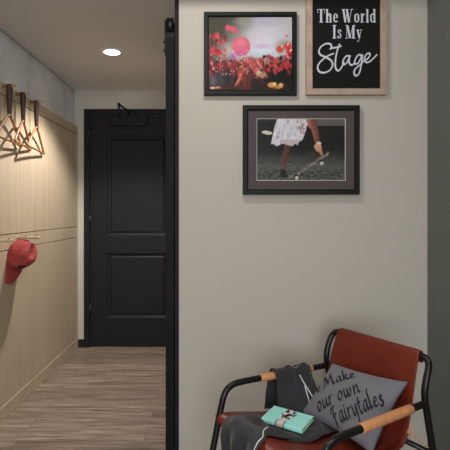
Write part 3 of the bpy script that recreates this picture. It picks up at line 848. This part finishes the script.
def spread(u, v, off=0):
    # u: 0 rear .. 1 hem hanging over the front;  v: 0 far side .. 1 near side
    pr = [(.17,.452),(.26,.452),(.36,.464),(.46,.482),(.56,.502),(.63,.515),(.662,.516),(.684,.500),(.690,.46),(.688,.40),(.686,.33),(.684,.27)]
    p = prof_at(pts_s([(a,b,0) for a,b in pr]), u)
    x1 = sheet_edge(p.x) if u < .62 else .028-.05*(u-.62)
    x0 = -.222 + .006*math.sin(u*9) + .034*max(0, u-.3)
    x = x0+(x1-x0)*v
    edge = min(1, min(v*4, (1-v)*9))
    lump = (.009+.003*nz(x*24, p.x*16, 6)+.006*math.sin(x*26+p.x*34)+.006*math.sin(p.x*22-x*30+1.6)+.007*nz(x*9, p.x*9, 2))
    arc = .008*math.exp(-((math.hypot((x+.02), (p.x-.30))-.26)/.022)**2) + .006*math.exp(-((math.hypot((x+.0), (p.x-.34))-.17)/.02)**2)
    h = (lump+arc)*edge + .004 + off
    flat = 1 if u < .62 else max(0, 1-(u-.62)/.1)
    hang = (1-flat)*(.012*math.sin(v*15+.6)+.006)
    k = math.exp(-(max(0, math.hypot((x+.09)/1.0, p.x-.43)-.085)/.035)**2) if u < .62 else 0
    h = h*(1-k) + k*min(h, .482-p.y)
    return jl(x, p.x+hang+h*(1-flat)*.5, p.y + h*flat - .006*(1-edge)*flat)
sheet('front_body', spread, 60, 40, M['jacket'], jk, .006, 1)
sheet('hood', fall, 46, 30, M['jacket'], jk, .007, 1)
# rolled cuff / end of the sleeve towards the pillow
def sleeve_pts():
    return [(-.14,.28,.470),(-.07,.30,.472),(.005,.345,.470),(.036,.41,.470),(.040,.47,.474),(.020,.53,.485)]
MB().tube([jl(*q) for q in spline(sleeve_pts(), 6)], [.012+.009*math.sin(PI*min(1,k/30+.12)) for k in range(31)], 14, flat=.6).build('sleeve', M['jacket'], jk, True)
# piping along the open edge
ppath = [(.80,.955),(.72,.955),(.64,.95),(.60,.94),(.56,.95),(.50,.955),(.44,.93),(.40,.86)]
MB().tube([Vector(p) for p in spline([spread(u, v, .0055) for u, v in ppath], 6)], .0022, 8).build('piping', M['cord'], jk, True)
def on_fall(path, r, name):
    MB().tube([Vector(p) for p in spline([fall(u, v, .010) for u, v in path], 6)], r, 8).build(name, M['cord'], jk, True)
on_fall([(.62,.62),(.74,.71),(.86,.80),(.97,.83)], .0030, 'drawstring')
on_fall([(.76,.70),(.86,.70),(.96,.68)], .0026, 'drawstring')
rg = Vector(fall(.50,.62,.006)); ring = [rg+Vector((math.cos(a)*.006, math.sin(a)*.011, math.sin(a)*.002+.003*math.cos(a))) for a in [2*PI*k/16 for k in range(16)]]
MB().tube(ring, .0018, 6, closed=True).build('eyelet', M['metal'], jk, True)

# ------------------------------------------------------------------ notebook
nb_c = (.3005, 1.941); nb_a = math.radians(-32.3)
NW, ND, NT = .186, .128, .018
nb = thing('notebook', 'mint green notebook with gold page edges lying on the charcoal jacket', 'notebook', (nb_c[0], nb_c[1], .4925), rz=nb_a)
nb.rotation_euler = (math.radians(1.5), math.radians(1.0), nb_a)
x0, x1, y0, y1 = -NW/2, NW/2, -ND/2, ND/2
MB().box(x0+.003, x1-.003, y0+.004, y1-.003, .003, NT-.003).build('pages', M['gold'], nb)
cv = MB()
cv.box(x0, x1, y0, y1, 0, .003)
cv.build('back_cover', M['coverside'], nb, bevel=.001)
def arc_y(k): return (y0+.002-math.cos(k*PI)*0, 0)
MINT = (165,236,228)
def cover_col(u, v):
    x = (u-.5)
    # pale band across the middle with a dark dappled emblem on it
    dist = abs(x+.045)
    c = MINT
    if dist < .085: c = (216,206,206)
    if .085 <= dist < .105: c = (34,30,30) if v > .70 else c
    g = nz(u*9+3, v*6+1, 4)+.25*nz(u*22, v*16, 1)
    ex, ey = (u-.47)/.17, (v-.30)/.34
    if ex*ex+ey*ey < .75+1.3*nz(u*14, v*10, 9):
        c = (48,38,36) if g > -.12 else (226,220,216)
    return c
painted('front_cover', x0, x1, 0, 1, 0, 90, 62, cover_col, nb, M['cover'])
fc = [o for o in nb.children if o.name.startswith('front_cover')][0]
for v_ in fc.data.vertices:                    # lay the cover flat and roll its front edge over the spine
    xx, zz = v_.co.x, v_.co.z
    s_ = zz*(ND+.016) - .016                   # distance from the spine edge
    if s_ >= 0: v_.co = (xx, y0+s_, NT)
    else:
        a = -s_/.016*PI/2; v_.co = (xx, y0-math.sin(a)*.006, NT-(1-math.cos(a))*.016)
sf = fc.modifiers.new('thickness', 'SOLIDIFY'); sf.thickness = .003; sf.offset = -1

# ------------------------------------------------------------------ light
def spot(name, loc, power, size, col, blend=.8, rad=.05, rot=(0,0,0)):
    l = bpy.data.lights.new(name, 'SPOT'); l.energy = power; l.spot_size = math.radians(size); l.spot_blend = blend; l.color = col; l.shadow_soft_size = rad
    o = bpy.data.objects.new(name, l); C.objects.link(o); o.location = loc; o.rotation_euler = rot; return o
def area(name, loc, rot, sx, sy, power, col):
    l = bpy.data.lights.new(name, 'AREA'); l.shape = 'RECTANGLE'; l.size = sx; l.size_y = sy; l.energy = power; l.color = col
    o = bpy.data.objects.new(name, l); C.objects.link(o); o.location = loc; o.rotation_euler = rot; return o
WARM = (1, .965, .90)
spot('hall_lamp', (LX, LY, ZC-.012), 150, 116, WARM, .5, .045)
spot('room_lamp', (.0, 1.75, ZC-.02), 20, 180, (1,.98,.94), .02, .04)
spot('chair_fill', (1.0, 1.25, ZC-.02), 26, 75, (1,.98,.94), .6, .06)  # unseen spot added to brighten the near side of the chair
spot('room_lamp', (-.1, -.4, ZC-.02), 56, 170, (1,.98,.94), .5, .08)
area('rear_fill', (0, YB-.05, 1.42), (PI/2, 0, 0), 1.9, 1.8, 64, (.93,.96,1))  # area light added behind the camera as ambient fill, no known window

w = bpy.data.worlds.new('world'); bpy.context.scene.world = w; w.use_nodes = True
bg = w.node_tree.nodes['Background']; bg.inputs[0].default_value = (.80,.88,1,1); bg.inputs[1].default_value = .6
vs_ = bpy.context.scene.view_settings
vs_.view_transform = 'Standard'; vs_.look = 'None'; vs_.exposure = .25; vs_.gamma = 1; vs_.use_curve_mapping = False
